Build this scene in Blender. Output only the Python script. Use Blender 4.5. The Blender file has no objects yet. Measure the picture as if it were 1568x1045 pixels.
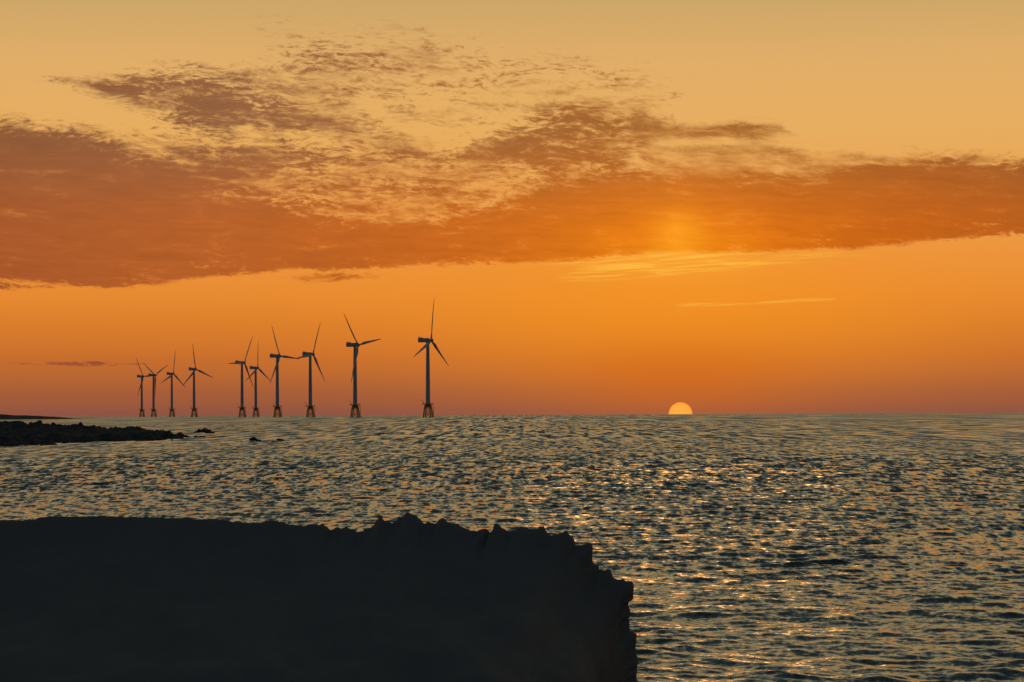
import bpy, math, random
import numpy as np
from mathutils import Vector, Matrix, noise as mn

random.seed(7); rng=np.random.default_rng(11)
S=bpy.context.scene
F=3833.0; CX=784.0; EYE=633.4; ROLL=0.0038; CAMH=4.0

def lin(c):
    out=[]
    for v in c[:3]:
        v=v/255.0
        out.append(v/12.92 if v<=0.04045 else ((v+0.055)/1.055)**2.4)
    return out
def slope(px,py):
    dx=px-CX; dy=EYE-py
    return (dx+ROLL*dy)/F,(dy-ROLL*dx)/F
def at(px,py,D):
    a,b=slope(px,py)
    return Vector((a*D,D,CAMH+b*D))

# ---------------------------------------------------------------- node helper
class N:
    def __init__(s,tree): s.t=tree
    def new(s,ty,**k):
        n=s.t.nodes.new(ty)
        for a,b in k.items(): setattr(n,a,b)
        return n
    def put(s,inp,v):
        if isinstance(v,bpy.types.NodeSocket): s.t.links.new(v,inp)
        elif v is not None: inp.default_value=v
    def m(s,op,a,b=None,c=None,clamp=False):
        n=s.new('ShaderNodeMath',operation=op,use_clamp=clamp)
        s.put(n.inputs[0],a); s.put(n.inputs[1],b)
        if c is not None: s.put(n.inputs[2],c)
        return n.outputs[0]
    def v(s,op,a,b=None):
        n=s.new('ShaderNodeVectorMath',operation=op)
        s.put(n.inputs[0],a); s.put(n.inputs[1],b)
        return n.outputs[0]
    def comb(s,x,y,z):
        n=s.new('ShaderNodeCombineXYZ')
        s.put(n.inputs[0],x); s.put(n.inputs[1],y); s.put(n.inputs[2],z)
        return n.outputs[0]
    def sep(s,a):
        n=s.new('ShaderNodeSeparateXYZ'); s.put(n.inputs[0],a); return n.outputs
    def noise(s,vec,scale=1,detail=2,rough=0.5,dist=0):
        n=s.new('ShaderNodeTexNoise'); s.put(n.inputs['Vector'],vec)
        n.inputs['Scale'].default_value=scale; n.inputs['Detail'].default_value=detail
        n.inputs['Roughness'].default_value=rough; n.inputs['Distortion'].default_value=dist
        return n.outputs
    def mapr(s,v,a,b,c=0.0,d=1.0,smooth=True):
        n=s.new('ShaderNodeMapRange',interpolation_type='SMOOTHSTEP' if smooth else 'LINEAR')
        s.put(n.inputs[0],v)
        for i,x in enumerate((a,b,c,d)): s.put(n.inputs[i+1],x)
        return n.outputs[0]
    def mix(s,f,a,b,blend='MIX'):
        n=s.new('ShaderNodeMix',data_type='RGBA',blend_type=blend)
        s.put(n.inputs[0],f); s.put(n.inputs[6],a); s.put(n.inputs[7],b)
        return n.outputs[2]
def rgba(c): return tuple(lin(c))+(1.0,)
def mat(name):
    m=bpy.data.materials.new(name); m.use_nodes=True
    m.node_tree.nodes.clear()
    n=N(m.node_tree); o=n.new('ShaderNodeOutputMaterial')
    return m,n,o
def grid_obj(name,co,rows,cols,material,smooth=True,wrap=False):
    me=bpy.data.meshes.new(name)
    r=np.arange(rows-1)[:,None]; cc=cols if wrap else cols-1
    c=np.arange(cc)[None,:]; c2=(c+1)%cols
    a=r*cols+c; b=r*cols+c2; d=(r+1)*cols+c2; e=(r+1)*cols+c
    f=np.stack([a,b,d,e],-1).reshape(-1,4).astype(np.int32)
    me.vertices.add(rows*cols); me.vertices.foreach_set('co',co.reshape(-1).astype(np.float32))
    me.loops.add(f.size); me.loops.foreach_set('vertex_index',f.reshape(-1))
    me.polygons.add(len(f)); me.polygons.foreach_set('loop_start',np.arange(0,f.size,4,dtype=np.int32))
    me.polygons.foreach_set('loop_total',np.full(len(f),4,dtype=np.int32))
    me.update(calc_edges=True); me.validate()
    me.polygons.foreach_set('use_smooth',np.full(len(f),smooth))
    ob=bpy.data.objects.new(name,me); S.collection.objects.link(ob)
    me.materials.append(material)
    return ob

# ---------------------------------------------------------------- world
SUNX,SUNZ=slope(1042,634)
SUN_AZ=math.atan(SUNX)
W=bpy.data.worlds.new("World"); S.world=W; W.use_nodes=True
W.node_tree.nodes.clear(); n=N(W.node_tree)
tc=n.new('ShaderNodeTexCoord'); x,y,z=n.sep(tc.outputs['Generated'])
fac=n.m('SQRT',n.m('MAXIMUM',z,0.0))
ramp=n.new('ShaderNodeValToRGB'); n.put(ramp.inputs[0],fac)
stops=[(0.0,(138,84,68)),(.036,(142,84,64)),(.095,(164,92,56)),(.148,(196,108,46)),(.187,(216,124,44)),
 (.219,(230,138,50)),(.247,(234,146,60)),(.295,(234,162,80)),(.336,(230,173,96)),(.373,(224,173,104)),(.406,(202,165,104)),
 (.46,(204,178,128)),(.56,(172,164,132)),(.72,(84,98,100)),(1.0,(50,64,72))]
cr=ramp.color_ramp
while len(cr.elements)<len(stops): cr.elements.new(0.5)
for e,(p,c) in zip(cr.elements,stops): e.position=p
for e,(p,c) in zip(cr.elements,stops): e.color=rgba(c)
col=ramp.outputs[0]
yy=n.m('MAXIMUM',y,0.05)
ax=n.m('DIVIDE',x,yy); az_=n.m('DIVIDE',z,yy)
def gauss(cx,cz,sx,sz):
    a=n.m('DIVIDE',n.m('SUBTRACT',ax,cx),sx); b=n.m('DIVIDE',n.m('SUBTRACT',az_,cz),sz)
    q=n.m('ADD',n.m('MULTIPLY',a,a),n.m('MULTIPLY',b,b))
    g=n.m('EXPONENT',n.m('MULTIPLY',q,-1.0))
    return n.m('MULTIPLY',g,n.mapr(y,0.0,0.5))
col=n.mix(n.m('MULTIPLY',gauss(SUNX,.042,.10,.028),.72),col,rgba((243,146,32)))
col=n.mix(n.m('MULTIPLY',gauss(SUNX,.014,.05,.016),.5),col,rgba((210,98,14)))
col=n.mix(n.m('MULTIPLY',gauss(SUNX,.066,.035,.012),.5),col,rgba((255,172,50)))
# dusk sky behind the viewer
back=n.mapr(y,-0.25,0.75)
bramp=n.new('ShaderNodeValToRGB'); n.put(bramp.inputs[0],fac)
be=bramp.color_ramp.elements
be[0].color=rgba((98,102,108)); be[1].color=rgba((58,72,80))
col=n.mix(back,bramp.outputs[0],col)
sky=n.new('ShaderNodeTexSky'); sky.sky_type='NISHITA'; sky.sun_disc=False
sky.sun_elevation=math.radians(1.0); sky.sun_rotation=SUN_AZ
bg1=n.new('ShaderNodeBackground'); n.put(bg1.inputs[0],col); bg1.inputs[1].default_value=1.0
bg2=n.new('ShaderNodeBackground'); n.put(bg2.inputs[0],sky.outputs[0]); bg2.inputs[1].default_value=0.001
ad=n.new('ShaderNodeAddShader'); n.t.links.new(bg1.outputs[0],ad.inputs[0]); n.t.links.new(bg2.outputs[0],ad.inputs[1])
wo=n.new('ShaderNodeOutputWorld'); n.t.links.new(ad.outputs[0],wo.inputs[0])

# ---------------------------------------------------------------- sun
sl=bpy.data.lights.new('sunlight','SUN'); sl.energy=0.045; sl.angle=math.radians(8); sl.color=(1.0,0.50,0.18)
so=bpy.data.objects.new('sunlight',sl); S.collection.objects.link(so)
el=math.radians(1.0)
dirv=Vector((math.sin(SUN_AZ)*math.cos(el),math.cos(SUN_AZ)*math.cos(el),math.sin(el)))
so.rotation_euler=dirv.to_track_quat('Z','Y').to_euler(); so.location=(0,0,60)

m_sun,n,o=mat('sun_surface')
lw=n.new('ShaderNodeLayerWeight'); lw.inputs[0].default_value=.5
c=n.mix(lw.outputs['Facing'],rgba((255,176,70)),rgba((252,156,44)))
em=n.new('ShaderNodeEmission'); n.put(em.inputs[0],c); em.inputs[1].default_value=1.0
n.t.links.new(em.outputs[0],o.inputs[0]); m_sun.cycles.emission_sampling='NONE'
import bmesh
bm=bmesh.new(); bmesh.ops.create_uvsphere(bm,u_segments=96,v_segments=64,radius=18.2/F*9000)
me=bpy.data.meshes.new('sun'); bm.to_mesh(me); bm.free()
for p in me.polygons: p.use_smooth=True
me.materials.append(m_sun)
sun=bpy.data.objects.new('sun',me); sun.location=at(1042,634.5,9000); S.collection.objects.link(sun)

# ---------------------------------------------------------------- clouds (far backdrop sheet)
def sdf(poly,X,Y):
    P=np.array(poly,float); Q=np.roll(P,-1,0)
    d=np.full(X.shape,1e9); ins=np.zeros(X.shape,bool)
    for (x0,y0),(x1,y1) in zip(P,Q):
        ex,ey=x1-x0,y1-y0
        t=np.clip(((X-x0)*ex+(Y-y0)*ey)/(ex*ex+ey*ey+1e-9),0,1)
        d=np.minimum(d,np.hypot(X-x0-t*ex,Y-y0-t*ey))
        cnd=((y0>Y)!=(y1>Y))
        xi=x0+(Y-y0)*ex/(ey if abs(ey)>1e-9 else 1e-9)
        ins^=cnd&(X<xi)
    return np.where(ins,d,-d)
def sm(t): t=np.clip(t,0,1); return t*t*(3-2*t)
def pm(poly,X,Y,soft): return sm(sdf(poly,X,Y)/(2*soft)+.5)
gx=np.arange(-520,2090,6.0); gy=np.arange(10,612,2.5)
X,Y=np.meshgrid(gx,gy)
main=[(-600,160),(0,186),(60,190),(150,206),(220,224),(280,246),(350,275),(420,305),(520,330),(600,342),(680,338),(740,312),(800,290),(880,272),(960,262),(1060,256),(1150,258),(1240,264),(1310,252),(1400,238),(1500,241),(1568,245),(2200,262),
 (2200,325),(1568,358),(1480,364),(1400,373),(1300,380),(1200,384),(1100,386),(1000,386),(900,396),(800,403),(650,408),(560,412),(450,414),(300,424),(250,436),(180,441),(60,434),(0,431),(-600,440)]
rip=[(180,195),(330,200),(450,200),(600,195),(690,220),(770,250),(840,280),(820,310),(720,345),(600,360),(420,345),(330,290)]
ripd=[(200,205),(330,212),(470,222),(600,245),(540,275),(460,262),(420,290),(520,300),(620,302),(740,300),(770,320),(700,335),(560,340),(420,335),(300,280)]
cb=[(60,120),(130,116),(250,96),(340,102),(430,90),(520,78),(640,66),(720,70),(650,112),(570,132),(540,160),(600,195),(660,225),(560,225),(450,218),(330,208),(240,187),(200,162),(140,146)]
cbc=[(115,124),(180,116),(250,104),(330,122),(420,135),(480,162),(560,190),(600,212),(500,208),(400,204),(300,194),(230,172),(160,150)]
cbt=[(300,112),(400,100),(500,88),(600,74),(620,84),(540,104),(470,118),(380,124)]
cc_=[(680,238),(740,205),(790,185),(830,158),(900,148),(980,150),(1045,146),(1000,172),(1080,190),(1180,186),(1218,205),(1180,217),(1080,219),(1010,222),(970,240),(960,268),(870,288),(800,292),(730,265)]
ccc=[(740,235),(780,205),(840,172),(900,156),(965,162),(975,190),(960,225),(940,262),(860,275),(790,262)]
cst=[(960,205),(1060,196),(1140,188),(1195,190),(1215,204),(1170,214),(1060,214),(980,214)]
wis=[(960,222),(1100,218),(1250,222),(1350,234),(1310,262),(1200,275),(1000,275)]
fnt=[(380,30),(640,35),(760,70),(900,75),(1060,130),(1050,165),(900,160),(780,190),(700,235),(600,215),(560,150),(400,110)]
D=np.zeros_like(X); R=np.zeros_like(X)
edge=np.where(Y>330,8.0,30.0)
mk=sm(sdf(main,X,Y)/(2*edge)+.5)
D=np.maximum(D,mk*1.2)
D=np.maximum(D,pm(rip,X,Y,34)*.66)
D=np.maximum(D,pm(ripd,X,Y,30)*.96)
D=np.maximum(D,pm(cb,X,Y,18)*.64)
D=np.maximum(D,pm(cbc,X,Y,24)*.98)
D=np.maximum(D,pm(cbt,X,Y,14)*.80)
D=np.maximum(D,pm(cc_,X,Y,18)*.78)
D=np.maximum(D,pm(ccc,X,Y,26)*.98)
D=np.maximum(D,pm(cst,X,Y,9)*.92)
D=np.maximum(D,pm(wis,X,Y,14)*.62)
D=np.maximum(D,pm(fnt,X,Y,40)*.34)
D=np.maximum(D,pm([(430,424),(470,418),(560,419),(600,424),(540,430),(470,433)],X,Y,5)*.62)
D=np.maximum(D,pm([(0,555),(60,556),(150,554),(230,558),(150,561),(60,560)],X,Y,3)*.78)
D=np.maximum(D,pm([(-60,428),(60,434),(90,440),(20,444),(-60,446)],X,Y,6)*.8)
R=1-sm((sdf(main,X,Y)-4)/56.0)*.82
SK=pm([(960,180),(1100,170),(1420,220),(1420,270),(1000,275)],X,Y,30)
R=R*(1-.7*SK)
G=pm([(800,402),(900,398),(980,388),(1100,388),(1180,390),(1260,386),(1400,376),(1568,362),(1568,368),(1380,385),(1250,398),(1120,412),(980,424),(860,432),(850,420),(900,408)],X,Y,6)*np.exp(-((X-1030)/230)**2)
G=np.maximum(G,pm([(1035,466),(1120,464),(1200,459),(1275,457),(1280,459),(1200,463),(1120,468),(1040,469)],X,Y,2.0)*.85)
def L(c): return np.array(lin(c))
cx_=np.interp(X,[-500,0,350,650,900,1040,1200,1400,1600,2100],range(10))
keys_low=np.array([L(c) for c in [(146,74,40),(162,82,42),(178,90,38),(194,97,28),(210,106,18),(224,114,12),(208,102,14),(194,93,18),(180,88,24),(160,80,34)]])
keys_top=np.array([L(c) for c in [(128,82,54),(134,80,52),(142,90,60),(162,100,56),(160,94,42),(168,102,44),(160,96,40),(154,87,36),(146,84,40),(140,84,40)]])
def ip(keys): return np.stack([np.interp(cx_,np.arange(10),keys[:,k]) for k in range(3)],-1)
t=sm((Y-190)/170.0)[...,None]
C=ip(keys_top)*(1-t)+ip(keys_low)*t
g=(np.exp(-((X-1040)/36)**2-((Y-372)/40)**2)*.95)[...,None]
C=C*(1-g)+L((255,168,36))*g
g=(np.exp(-((X-1040)/150)**2-((Y-378)/46)**2)*.55)[...,None]
C=C*(1-g)+L((248,140,18))*g
pur=(sm((Y-520)/20.0))[...,None]; C=C*(1-pur)+L((150,78,52))*pur
DC=40000.0
dx=X-CX; dy=EYE-Y
co=np.stack([(dx+ROLL*dy)/F*DC,np.full_like(X,DC),CAMH+(dy-ROLL*dx)/F*DC],-1)

m_cl,n,o=mat('cloud_vapour')
uv=n.new('ShaderNodeUVMap'); uv.uv_map='sky_uv'
ad_=n.new('ShaderNodeAttribute',attribute_name='cloud_cover'); ar=n.new('ShaderNodeAttribute',attribute_name='cloud_ripple')
ag=n.new('ShaderNodeAttribute',attribute_name='cloud_gold'); acol=n.new('ShaderNodeAttribute',attribute_name='cloud_tint')
U,V,_=n.sep(uv.outputs[0])
wn=n.noise(n.comb(n.m('MULTIPLY',U,1.1),n.m('MULTIPLY',V,2.4),0.0),1,3,.5)
wc=n.v('SUBTRACT',wn[1],(0.5,0.5,0.5)); wx,wy,wz=n.sep(wc)
U2=n.m('ADD',U,n.m('MULTIPLY',wx,.6)); V2=n.m('ADD',n.m('ADD',V,n.m('MULTIPLY',wy,.26)),n.m('MULTIPLY',U,-.04))
nb=n.noise(n.comb(n.m('MULTIPLY',U2,1.1),n.m('MULTIPLY',V2,3.6),3.0),1,8,.62)[0]
nr=n.noise(n.comb(n.m('MULTIPLY',U2,4.4),n.m('MULTIPLY',V2,15.0),7.0),1,5,.62)[0]
nf=n.noise(n.comb(n.m('MULTIPLY',U2,9.0),n.m('MULTIPLY',V2,26.0),17.0),1,3,.6)[0]
ns=n.noise(n.comb(n.m('MULTIPLY',U2,.7),n.m('MULTIPLY',V2,9.0),11.0),1,5,.6)[0]
nv=n.noise(n.comb(n.m('MULTIPLY',U2,.9),n.m('MULTIPLY',V2,2.2),23.0),1,2,.5)[0]
d=n.m('ADD',ad_.outputs['Fac'],n.m('MULTIPLY',n.m('SUBTRACT',nb,.5),1.7))
rp=n.m('ADD',n.m('MULTIPLY',n.m('SUBTRACT',nr,.5),2.0),n.m('MULTIPLY',n.m('SUBTRACT',nf,.5),1.1))
rp=n.m('MULTIPLY',rp,n.mapr(nv,.35,.65,.5,1.35))
d=n.m('ADD',d,n.m('MULTIPLY',rp,ar.outputs['Fac']))
d=n.m('ADD',d,n.m('MULTIPLY',n.m('SUBTRACT',ns,.5),.8))
gate=n.mapr(ad_.outputs['Fac'],.02,.34)
al=n.m('MULTIPLY',n.mapr(d,.20,1.10),gate)
al=n.m('MULTIPLY',al,.93)
shn=n.m('ADD',n.m('MULTIPLY',nb,.4),n.m('ADD',n.m('MULTIPLY',ns,.4),n.m('MULTIPLY',nr,.20)))
shade=n.mapr(shn,.34,.66,1.18,.86,False)
cc=n.v('MULTIPLY',acol.outputs['Color'],n.comb(shade,shade,shade))
em=n.new('ShaderNodeEmission'); n.put(em.inputs[0],cc)
tr=n.new('ShaderNodeBsdfTransparent')
mx=n.new('ShaderNodeMixShader'); n.put(mx.inputs[0],al); n.t.links.new(tr.outputs[0],mx.inputs[1]); n.t.links.new(em.outputs[0],mx.inputs[2])
gs=n.noise(n.comb(n.m('MULTIPLY',U2,1.0),n.m('MULTIPLY',n.m('ADD',V,n.m('MULTIPLY',U,.06)),22.0),5.0),1,4,.6)[0]
ga=n.m('MULTIPLY',n.m('MULTIPLY',n.mapr(gs,.42,.62),ag.outputs['Fac']),.9)
ge=n.new('ShaderNodeEmission'); ge.inputs[0].default_value=rgba((255,188,66))
mx2=n.new('ShaderNodeMixShader'); n.put(mx2.inputs[0],ga); n.t.links.new(mx.outputs[0],mx2.inputs[1]); n.t.links.new(ge.outputs[0],mx2.inputs[2])
n.t.links.new(mx2.outputs[0],o.inputs[0]); m_cl.cycles.emission_sampling='NONE'
cl=grid_obj('clouds',co,len(gy),len(gx),m_cl)
me=cl.data
for nm,arr in (('cloud_cover',D),('cloud_ripple',R),('cloud_gold',G)):
    a=me.attributes.new(nm,'FLOAT','POINT'); a.data.foreach_set('value',arr.reshape(-1).astype(np.float32))
a=me.attributes.new('cloud_tint','FLOAT_COLOR','POINT')
a.data.foreach_set('color',np.concatenate([C,np.ones_like(C[...,:1])],-1).reshape(-1).astype(np.float32))
uvl=me.uv_layers.new(name='sky_uv')
vi=np.empty(len(me.loops),np.int32); me.loops.foreach_get('vertex_index',vi)
uvs=np.stack([X.reshape(-1)/100,Y.reshape(-1)/100],-1)[vi]
uvl.data.foreach_set('uv',uvs.reshape(-1).astype(np.float32))

# ---------------------------------------------------------------- sea
rr=[0.5]
while rr[-1]<28: rr.append(rr[-1]*1.12)
while rr[-1]<240: rr.append(rr[-1]*1.0020)
while rr[-1]<7100: rr.append(rr[-1]*1.012)
rr[-1]=7100.0; rr=np.array(rr)
fine=np.radians(np.arange(-13.5,13.5,0.045))
coarse=np.radians(np.concatenate([np.arange(13.6,180,2.5),np.arange(-180,-13.6,2.5)]))
th=np.concatenate([fine,coarse])
RR,TH=np.meshgrid(rr,th,indexing='ij')
SX=RR*np.sin(TH); SY=RR*np.cos(TH)
sp=np.maximum(np.gradient(rr),1e-3)[:,None]*np.ones_like(TH)
cspace=np.where(np.abs(TH)<np.radians(13.5),0,RR*np.radians(2.5))
sp=np.maximum(sp,cspace)
H=np.zeros_like(SX); OX=np.zeros_like(SX); OY=np.zeros_like(SX)
NW=95
lam=np.exp(rng.uniform(np.log(.22),np.log(2.4),NW))
lam[:6]=[3.4,4.1,4.9,5.6,6.4,3.8]
# gentle large-scale variation of the chop so that calm and rough patches alternate
patch=1+.28*np.sin(SX*.31+SY*.11+1.0)*np.sin(SY*.085-SX*.07)+.18*np.sin(SX*.73-SY*.19+2.2)
for i in range(NW):
    l=lam[i]; k=2*math.pi/l
    a=math.radians(rng.normal(196,40 if l<3 else 20))
    kx,ky=math.sin(a)*k,math.cos(a)*k; ph=rng.uniform(0,6.28)
    amp=.0245/k*(1.0 if l<1.0 else (1.0/l)**.42)
    if l>3.3: amp=.018/k
    f=np.clip((l/sp-2.5)/2.5,0,1)*amp*(patch if l<2 else 1)
    p=kx*SX+ky*SY+ph
    H+=f*np.cos(p); sn=f*np.sin(p)*.9
    OX-=sn*math.sin(a); OY-=sn*math.cos(a)
co=np.stack([SX+OX,SY+OY,H],-1)
m_sea,n,o=mat('sea_water')
geo=n.new('ShaderNodeNewGeometry'); px,py,pz=n.sep(geo.outputs['Position'])
dist=n.m('SQRT',n.m('ADD',n.m('MULTIPLY',px,px),n.m('MULTIPLY',py,py)))
ld=n.m('LOGARITHM',dist,10.0)
def layer(lx,ly,off,detail=2,rough=.55):
    c=n.noise(n.comb(n.m('DIVIDE',px,lx),n.m('DIVIDE',py,ly),off),1,detail,rough,.3)[1]
    return n.v('SUBTRACT',c,(.5,.5,.5))
def tri(lo,a,b,hi):
    u=n.mapr(ld,math.log10(lo),math.log10(a)) if lo else 1.0
    w=n.mapr(ld,math.log10(b),math.log10(hi),1.0,0.0) if hi else 1.0
    return n.m('MULTIPLY',u,w)
def sc(v,w,k):
    f=n.m('MULTIPLY',w,k); return n.v('MULTIPLY',v,n.comb(f,f,0.0))
tot=sc(layer(.13,.17,1.0,3),tri(None,0,60,160),.62)
tot=n.v('ADD',tot,sc(layer(.30,1.1,2.0,3),tri(40,80,150,260),.95))
tot=n.v('ADD',tot,sc(layer(.6,5.0,3.0,3),tri(100,170,300,540),1.15))
tot=n.v('ADD',tot,sc(layer(1.4,30.0,4.0,3),tri(280,460,900,1600),1.25))
tot=n.v('ADD',tot,sc(layer(3.8,220.0,5.0,3),tri(900,1400,8000,9000),1.0))
gust=n.noise(n.comb(n.m('DIVIDE',px,14.0),n.m('DIVIDE',py,40.0),9.0),1,3,.5)[0]
tx,ty,tz=n.sep(tot)
bias=n.mapr(ld,math.log10(45),math.log10(260),0.06,.175)
bias=n.m('ADD',bias,n.m('MULTIPLY',n.m('SUBTRACT',gust,.5),.10))
ty=n.m('SUBTRACT',ty,bias)
ty2=n.m('MINIMUM',ty,n.mapr(ld,math.log10(60),math.log10(300),.15,-.055))
nrm=n.v('NORMALIZE',n.v('ADD',geo.outputs['Normal'],n.comb(n.m('MULTIPLY',tx,.55),ty2,0.0)))
pb=n.new('ShaderNodeBsdfPrincipled')
pb.inputs['Base Color'].default_value=(.024,.038,.038,1); pb.inputs['IOR'].default_value=1.38
n.put(pb.inputs['Roughness'],n.mapr(ld,math.log10(60),math.log10(1500),.06,.12))
n.put(pb.inputs['Normal'],nrm)
n.t.links.new(pb.outputs[0],o.inputs[0])
grid_obj('sea',co,len(rr),len(th),m_sea,True,wrap=True)

# ---------------------------------------------------------------- rock materials
def rock_mat(name,base,var,scale,bump):
    m,n,o=mat(name)
    tc=n.new('ShaderNodeTexCoord')
    a=n.noise(tc.outputs['Object'],scale,6,.6)[0]; b=n.noise(tc.outputs['Object'],scale*5,5,.65)[0]
    c=n.mix(n.mapr(a,.35,.65),base+(1,),var+(1,))
    p=n.new('ShaderNodeBsdfPrincipled'); n.put(p.inputs['Base Color'],c); p.inputs['Roughness'].default_value=.95
    p.inputs['Specular IOR Level'].default_value=.05
    bp=n.new('ShaderNodeBump'); bp.inputs['Strength'].default_value=bump; bp.inputs['Distance'].default_value=.04
    n.put(bp.inputs['Height'],n.m('ADD',a,n.m('MULTIPLY',b,.5)))
    n.t.links.new(bp.outputs[0],p.inputs['Normal']); n.t.links.new(p.outputs[0],o.inputs[0])
    return m
m_rock=rock_mat('basalt',(.116,.112,.108),(.132,.127,.120),1.3,.25)
m_reef=rock_mat('wet_basalt',(.040,.040,.042),(.058,.057,.055),.4,.6)

# ---------------------------------------------------------------- foreground headland
prof=[(-700,800),(-300,796),(0,797),(50,797),(62,792),(150,791),(200,792),(280,794),(350,797),(430,801),(480,803),(500,808),(550,811),(575,803),(602,800),(610,793),(622,789),(638,791),(650,800),(680,803),(700,808),(730,812),(755,821),(759,806),(775,808),(790,813),(800,811),(820,810),(850,815),(877,820),(882,835),(900,838),(906,848),(911,868),(930,872),(942,888),(965,892),(971,905),(963,925),(962,945),(968,964),(979,969),(975,990),(970,1015),(974,1045),(985,1100),(990,1250),(1010,1480)]
pp=np.array(prof,float)
seg=np.hypot(*np.diff(pp,axis=0).T); s=np.concatenate([[0],np.cumsum(seg)])
ss=np.arange(0,s[-1],1.9)
PX=np.interp(ss,s,pp[:,0]); PY=np.interp(ss,s,pp[:,1])
YR=20.0
bx=np.array([ (at(a,b,YR).x, at(a,b,YR).z) for a,b in zip(PX,PY)])
def smooth(a,k):
    h=k//2; kk=np.hanning(k+2)[1:-1]; kk/=kk.sum()
    return np.stack([np.convolve(np.pad(a[:,q],h,mode='edge'),kk,'valid') for q in range(2)],-1)
def normals(a):
    tg=np.gradient(a,axis=0); tg/=np.linalg.norm(tg,axis=1)[:,None]+1e-9
    return np.stack([-tg[:,1],tg[:,0]],-1)
bsm2=smooth(bx,91)
nA=normals(smooth(bx,31)); nB=normals(smooth(bx,121))
ys=np.concatenate([np.arange(-6,14,.35),np.arange(14,19.4,.09),np.arange(19.4,20.6,.04),np.arange(20.6,31,.25)])
V=np.zeros((len(ys),len(ss),3))
side=sm((bx[:,0]+1.6)/2.4)
def bump1(s_):
    a=mn.fractal(Vector((s_/30.0,3.3,0)),.8,2.2,5)*.040
    c=mn.noise(Vector((s_/17.0,9.1,0)))
    b=(min(.35,max(0,c))/.35)*.030          # flat-topped lumps
    return a+b
jit=[bump1(s_) for s_ in ss]
flat=1-.80*sm((1-(bx[:,0]+2.2))/1.5)
for j,yv in enumerate(ys):
    t=yv-YR
    if t<0:
        drop=min(.42*(-t)**.8,1.15) ; inx=.05+.22*min(-t,5) if t<-.05 else 0
    else:
        drop=.09*t+.01*t*t; inx=.12*t+.01*t*t
    wgt=min(1.0,abs(t)*1.6); core=math.exp(-(t/.22)**2)
    bl=1-core
    nn=nA*core+nB*bl
    for i in range(len(ss)):
        x0=bx[i,0]*core+(bsm2[i,0]-.04)*bl; z0=bx[i,1]*core+(bsm2[i,1]-.05)*bl
        x1=x0-inx*side[i]; z1=z0-drop
        p=Vector((x1*1.1,yv*1.1,z1*1.1))
        f=mn.fractal(p*1.0,1.0,2.1,4)*.08+mn.fractal(p*5.0,.9,2.1,3)*.02
        f=(f-.06)*wgt
        jag=jit[i]*flat[i]*core
        V[j,i]=(x1+nn[i,0]*(f+jag),yv,z1+nn[i,1]*(f+jag))
grid_obj('rock_headland',V,len(ys),len(ss),m_rock,True)

# ---------------------------------------------------------------- left reef
def world_px(px,py):
    a,b=slope(px,py); d_=-CAMH/b; return (a*d_,d_)
near=[world_px(*p) for p in [(-260,690),(-60,686),(0,683),(60,681),(100,678),(135,677),(180,676),(222,675),(245,672),(280,670.5)]]
far=[(-60,450),(-66,478),(-78,500),(-88,540),(-110,600),(-190,640)]
poly=near+far
xs=np.arange(-190,-48,.35); yl=np.arange(270,645,1.4)
RX,RY=np.meshgrid(xs,yl)
sd=sdf(poly,RX,RY)
Hh=np.zeros_like(RX)
for j in range(RX.shape[0]):
    for i in range(RX.shape[1]):
        if sd[j,i]>-10:
            p=Vector((RX[j,i],RY[j,i],0))
            w=mn.fractal(p*.05,1,2,3); u=mn.fractal(p*.35,.8,2.1,4)
            e=sd[j,i]+u*4.5+w*3
            base=max(-1.2,min(1.0,e*.22))*0.9
            inl=min(1,max(0,(e-2)/40.0))
            left=min(1,max(0,(-RX[j,i]-58)/34.0))
            Hh[j,i]=base+ (1.5*inl*left + max(0,u)*.9*(.4+left) + w*.3*inl)
        else: Hh[j,i]=-1.5
Hh=np.minimum(Hh,3.0)
grid_obj('rocky_reef',np.stack([RX,RY,Hh],-1),RX.shape[0],RX.shape[1],m_reef,False)

def sea_rock(px,py,wpx,hpx,seed):
    x0,y0=world_px(px,py); k=y0/F; r=wpx*k/2; h=hpx*k
    bm=bmesh.new(); bmesh.ops.create_icosphere(bm,subdivisions=4,radius=1)
    for v in bm.verts:
        d_=v.co.normalized(); f=1+.5*mn.fractal(d_*1.7+Vector((seed*3.1,0,0)),.9,2.1,5)
        v.co=Vector((d_.x*r*f,d_.y*r*1.8*f,d_.z*h*f*(1.0+.5*mn.noise(d_*4+Vector((seed,0,0))))))
    me=bpy.data.meshes.new('sea_rock'); bm.to_mesh(me); bm.free(); me.materials.append(m_reef)
    ob=bpy.data.objects.new('sea_rock',me); ob.location=(x0,y0,-.05); S.collection.objects.link(ob)
for i,a in enumerate([(312,662.5,26,5),(322,664,16,2.5),(301,663,10,2),(388,675,14,5),(396,676,9,3),(428,675,12,3),(418,676,6,1.5),(262,671,30,4),(248,667,16,7),(232,670,22,6),(370,677,6,1.2),(275,672,16,2),(205,659,30,6)]):
    sea_rock(*a,i+1)

# distant shore
xs=np.linspace(-260,112,150); DD=2500.0
V=[]
rows=[(-60,-1.0),(-30,.4),(0,1.0),(40,.9),(90,.5),(140,-1.0)]
for j,(yo,hf) in enumerate(rows):
    for px_ in xs:
        a,_=slope(px_,EYE)
        h=np.interp(px_,[-260,-60,0,50,90,112],[7,6.0,4.6,3.6,1.6,-.5])+.7*mn.fractal(Vector((px_*.06,j*.7,0)),.8,2,4)
        V.append((a*DD,DD+yo,h*hf if hf>0 else -1.0))
grid_obj('distant_shore',np.array(V).reshape(len(rows),len(xs),3),len(rows),len(xs),m_reef,False)

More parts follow.
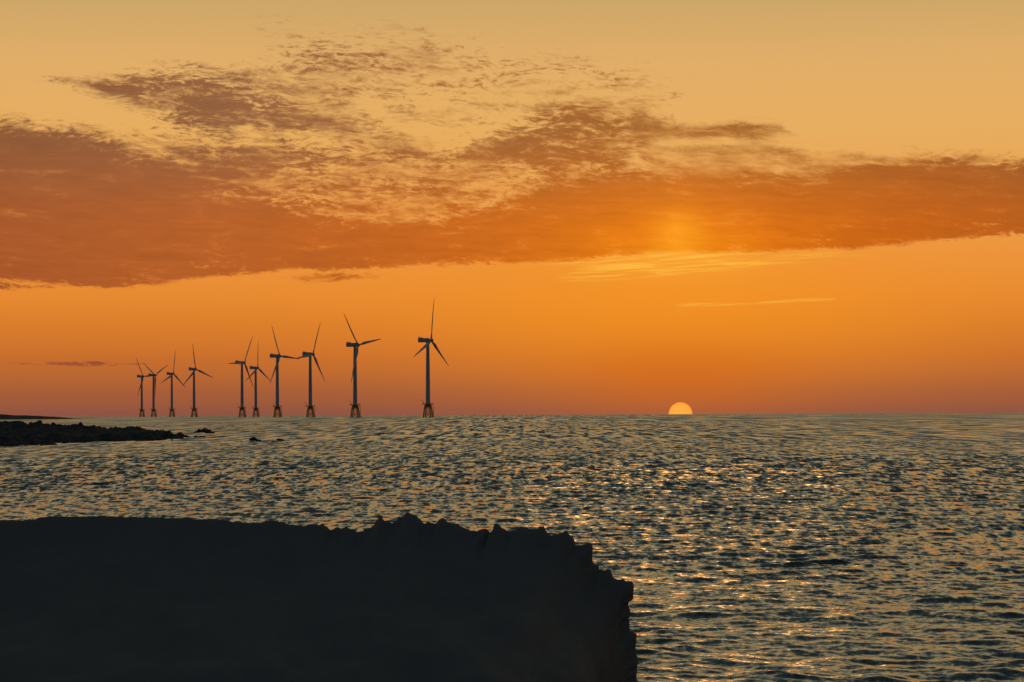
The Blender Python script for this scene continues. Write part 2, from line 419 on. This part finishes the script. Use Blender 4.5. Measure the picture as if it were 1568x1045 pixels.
# ---------------------------------------------------------------- wind turbines
def paint(name,c,c2,rough=.45):
    m,n,o=mat(name); tc=n.new('ShaderNodeTexCoord')
    a=n.noise(tc.outputs['Object'],.35,5,.6)[0]
    p=n.new('ShaderNodeBsdfPrincipled'); n.put(p.inputs['Base Color'],n.mix(n.mapr(a,.4,.7),c+(1,),c2+(1,)))
    p.inputs['Roughness'].default_value=rough; n.t.links.new(p.outputs[0],o.inputs[0]); return m
m_white=paint('grey_white_paint',(.38,.39,.40),(.32,.33,.34))
m_yel=paint('yellow_marine_paint',(.40,.28,.04),(.26,.17,.04))

def lathe(bm,prof,seg=24):
    rings=[[bm.verts.new((r*math.cos(2*math.pi*i/seg),r*math.sin(2*math.pi*i/seg),z)) for i in range(seg)] for r,z in prof]
    for a,b in zip(rings,rings[1:]):
        for i in range(seg): bm.faces.new((a[i],a[(i+1)%seg],b[(i+1)%seg],b[i]))
    bm.faces.new(rings[0][::-1]); bm.faces.new(rings[-1])
def tube(bm,p,q,r,seg=10):
    p=Vector(p);q=Vector(q); d_=(q-p); L_=d_.length
    M=Matrix.Translation((p+q)/2)@d_.to_track_quat('Z','Y').to_matrix().to_4x4()
    bmesh.ops.create_cone(bm,cap_ends=True,segments=seg,radius1=r,radius2=r,depth=L_,matrix=M)
def box(bm,c,sz,bev=0):
    r=bmesh.ops.create_cube(bm,size=1,matrix=Matrix.Translation(c)@Matrix.Diagonal((*sz,1)))
    if bev:
        es=list({e for v in r['verts'] for e in v.link_edges})
        bmesh.ops.bevel(bm,geom=es,offset=bev,segments=3,affect='EDGES')
def fin(bm,name,m,smooth=True):
    me=bpy.data.meshes.new(name); bmesh.ops.recalc_face_normals(bm,faces=bm.faces); bm.to_mesh(me); bm.free(); me.materials.append(m)
    if smooth:
        me.polygons.foreach_set('use_smooth',[True]*len(me.polygons))
        try: me.set_sharp_from_angle(angle=math.radians(35))
        except Exception: pass
    return me
HUB=80.0
bm=bmesh.new(); lathe(bm,[(2.55,14.6),(2.6,14.6),(2.6,15.0),(2.4,15.2),(2.25,30),(2.1,46),(1.9,62),(1.65,HUB-2.4),(1.75,HUB-2.3),(1.75,HUB-1.8)],32)
me_tower=fin(bm,'tower',m_white)
bm=bmesh.new()
def leg(t,sx,sy): w=4.7*(1-t)+2.5*t; return Vector((sx*w,sy*w,-4+t*17.5))
cs=[(-1,-1),(1,-1),(1,1),(-1,1)]
for sx,sy in cs: tube(bm,leg(0,sx,sy),leg(1,sx,sy),.5,14)
lv=[.22,.60,.98]
for a,b in zip(lv,lv[1:]):
    for i in range(4):
        c0,c1=cs[i],cs[(i+1)%4]
        tube(bm,leg(a,*c0),leg(b,*c1),.26); tube(bm,leg(b,*c0),leg(a,*c1),.26)
for a in lv:
    for i in range(4): tube(bm,leg(a,*cs[i]),leg(a,*cs[(i+1)%4]),.25)
lathe(bm,[(2.3,11.0),(2.6,11.2),(2.6,14.55)],24)
for sx,sy in cs: tube(bm,leg(.98,sx,sy),(sx*1.4,sy*1.4,12.5),.5)
tube(bm,(4.6,-4.6,-2),(4.2,-3.4,13.5),.16); tube(bm,(5.2,-4.0,-2),(4.8,-2.8,13.5),.16)
me_jack=fin(bm,'jacket_foundation',m_yel)
bm=bmesh.new(); PW=4.7
box(bm,(0,0,13.9),(PW*2,PW*2,.35)); box(bm,(-PW-1.3,0,13.9),(2.6,4.0,.3))
for k in range(11):
    u=-PW+2*PW*k/10
    for q in ((u,-PW),(u,PW),(-PW,u),(PW,u)): tube(bm,(q[0],q[1],14.0),(q[0],q[1],15.3),.06,6)
for z_ in (14.7,15.3):
    for i in range(4):
        a,b=cs[i],cs[(i+1)%4]; tube(bm,(a[0]*PW,a[1]*PW,z_),(b[0]*PW,b[1]*PW,z_),.07,6)
tube(bm,(-4,3.5,14),(-4,3.5,17.5),.2); tube(bm,(-4,3.5,17.4),(-7.5,3.5,18.6),.16)
me_plat=fin(bm,'service_platform',m_yel,False)
bm=bmesh.new(); box(bm,(-4.6,0,HUB+.5),(12.6,4.3,4.4),.6); box(bm,(-8.6,0,HUB+2.95),(4.0,3.6,1.0),.15)
tube(bm,(1.5,0,HUB+.2),(3.1,0,HUB+.2),1.7,24)
tube(bm,(-10.2,.9,HUB+3.3),(-10.2,.9,HUB+5.4),.10,6); tube(bm,(-10.2,-.9,HUB+3.3),(-10.2,-.9,HUB+5.0),.10,6)
for q in (-6.8,-10.4):
    tube(bm,(q,-1.7,HUB+3.4),(q,-1.7,HUB+4.5),.07,6); tube(bm,(q,1.7,HUB+3.4),(q,1.7,HUB+4.5),.07,6)
me_nac=fin(bm,'nacelle',m_white)
bm=bmesh.new()
lathe(bm,[(1.75,-1.3),(1.95,-.6),(1.95,.7),(1.6,1.6),(1.0,2.2),(.3,2.45)],24)
bmesh.ops.rotate(bm,verts=bm.verts,matrix=Matrix.Rotation(math.pi/2,3,'Y'))
me_hub=fin(bm,'hub_spinner',m_white)
bm=bmesh.new()
sta=[(1.0,2.0,1.9,80),(3.0,2.0,1.8,70),(6,2.6,1.3,40),(9.5,3.6,.95,20),(14,3.2,.72,13),(20,2.7,.56,9),(27,2.15,.42,6),(34,1.6,.3,3),(40,1.1,.2,1),(43.6,.7,.12,0),(45,.16,.05,0)]
rings=[]
for r_,ch,tk,tw in sta:
    ring=[]
    for i in range(16):
        a=2*math.pi*i/16; u=math.cos(a); w=math.sin(a)
        yy_=ch*(u*.5-.12 if r_>4 else u*.5); xx_=tk*.5*w*(1.0 if r_<4 else (1+.5*u))
        tw_=math.radians(tw); pre=.0012*r_*r_*.5
        ring.append(bm.verts.new((xx_*math.cos(tw_)-yy_*math.sin(tw_)+pre,xx_*math.sin(tw_)+yy_*math.cos(tw_),r_)))
    rings.append(ring)
for a,b in zip(rings,rings[1:]):
    for i in range(16): bm.faces.new((a[i],a[(i+1)%16],b[(i+1)%16],b[i]))
bm.faces.new(rings[0][::-1]); bm.faces.new(rings[-1])
me_blade=fin(bm,'blade',m_white)

T=[(655,522,6,.45),(543.5,529,-40,.52),(475,543,22,.46),(424.5,546,-26,.5),(391.5,564,0,.46),(370.5,556,28,.46),(297,566,-11,.6),(263,573,6,.5),(235,575,-58,.5),(217,577,-33,.5)]
for (tx_,hy,phi,k) in T:
    a,b=slope(tx_,hy); Dt=(HUB-CAMH)/b
    yaw=math.acos(k)
    axis=Vector((math.sin(yaw),-math.cos(yaw),0))
    zr=math.atan2(axis.y,axis.x)
    root=bpy.data.objects.new('wind_turbine',None); S.collection.objects.link(root)
    root.location=(a*Dt,Dt,0); root.empty_display_size=5
    def child(nm,me,par,loc=(0,0,0),rot=(0,0,0)):
        ob=bpy.data.objects.new(nm,me); S.collection.objects.link(ob); ob.parent=par; ob.location=loc; ob.rotation_euler=rot; return ob
    child('tower',me_tower,root)
    child('jacket_foundation',me_jack,root,rot=(0,0,.35)); child('service_platform',me_plat,root,rot=(0,0,.35))
    nac=child('nacelle',me_nac,root,rot=(0,0,zr))
    hub=child('hub_spinner',me_hub,root,loc=axis*4.2+Vector((0,0,HUB+.2)),rot=(0,0,zr))
    for q in range(3):
        ph=math.radians(phi+120*q)
        child('blade_%d'%(q+1),me_blade,hub,rot=(-ph,0,0))

# ---------------------------------------------------------------- camera
cam=bpy.data.cameras.new('camera'); co_=bpy.data.objects.new('camera',cam); S.collection.objects.link(co_)
cam.sensor_width=36; cam.lens=F/1568*36; cam.clip_start=.5; cam.clip_end=120000
cam.shift_y=(EYE-522.5)/1568
c_,s_=math.cos(ROLL),math.sin(ROLL)
M=Matrix(((c_,s_,0,0),(0,0,-1,0),(-s_,c_,0,CAMH),(0,0,0,1)))
co_.matrix_world=M
S.camera=co_
S.view_settings.view_transform='Standard'; S.view_settings.look='None'; S.view_settings.exposure=0; S.view_settings.gamma=1
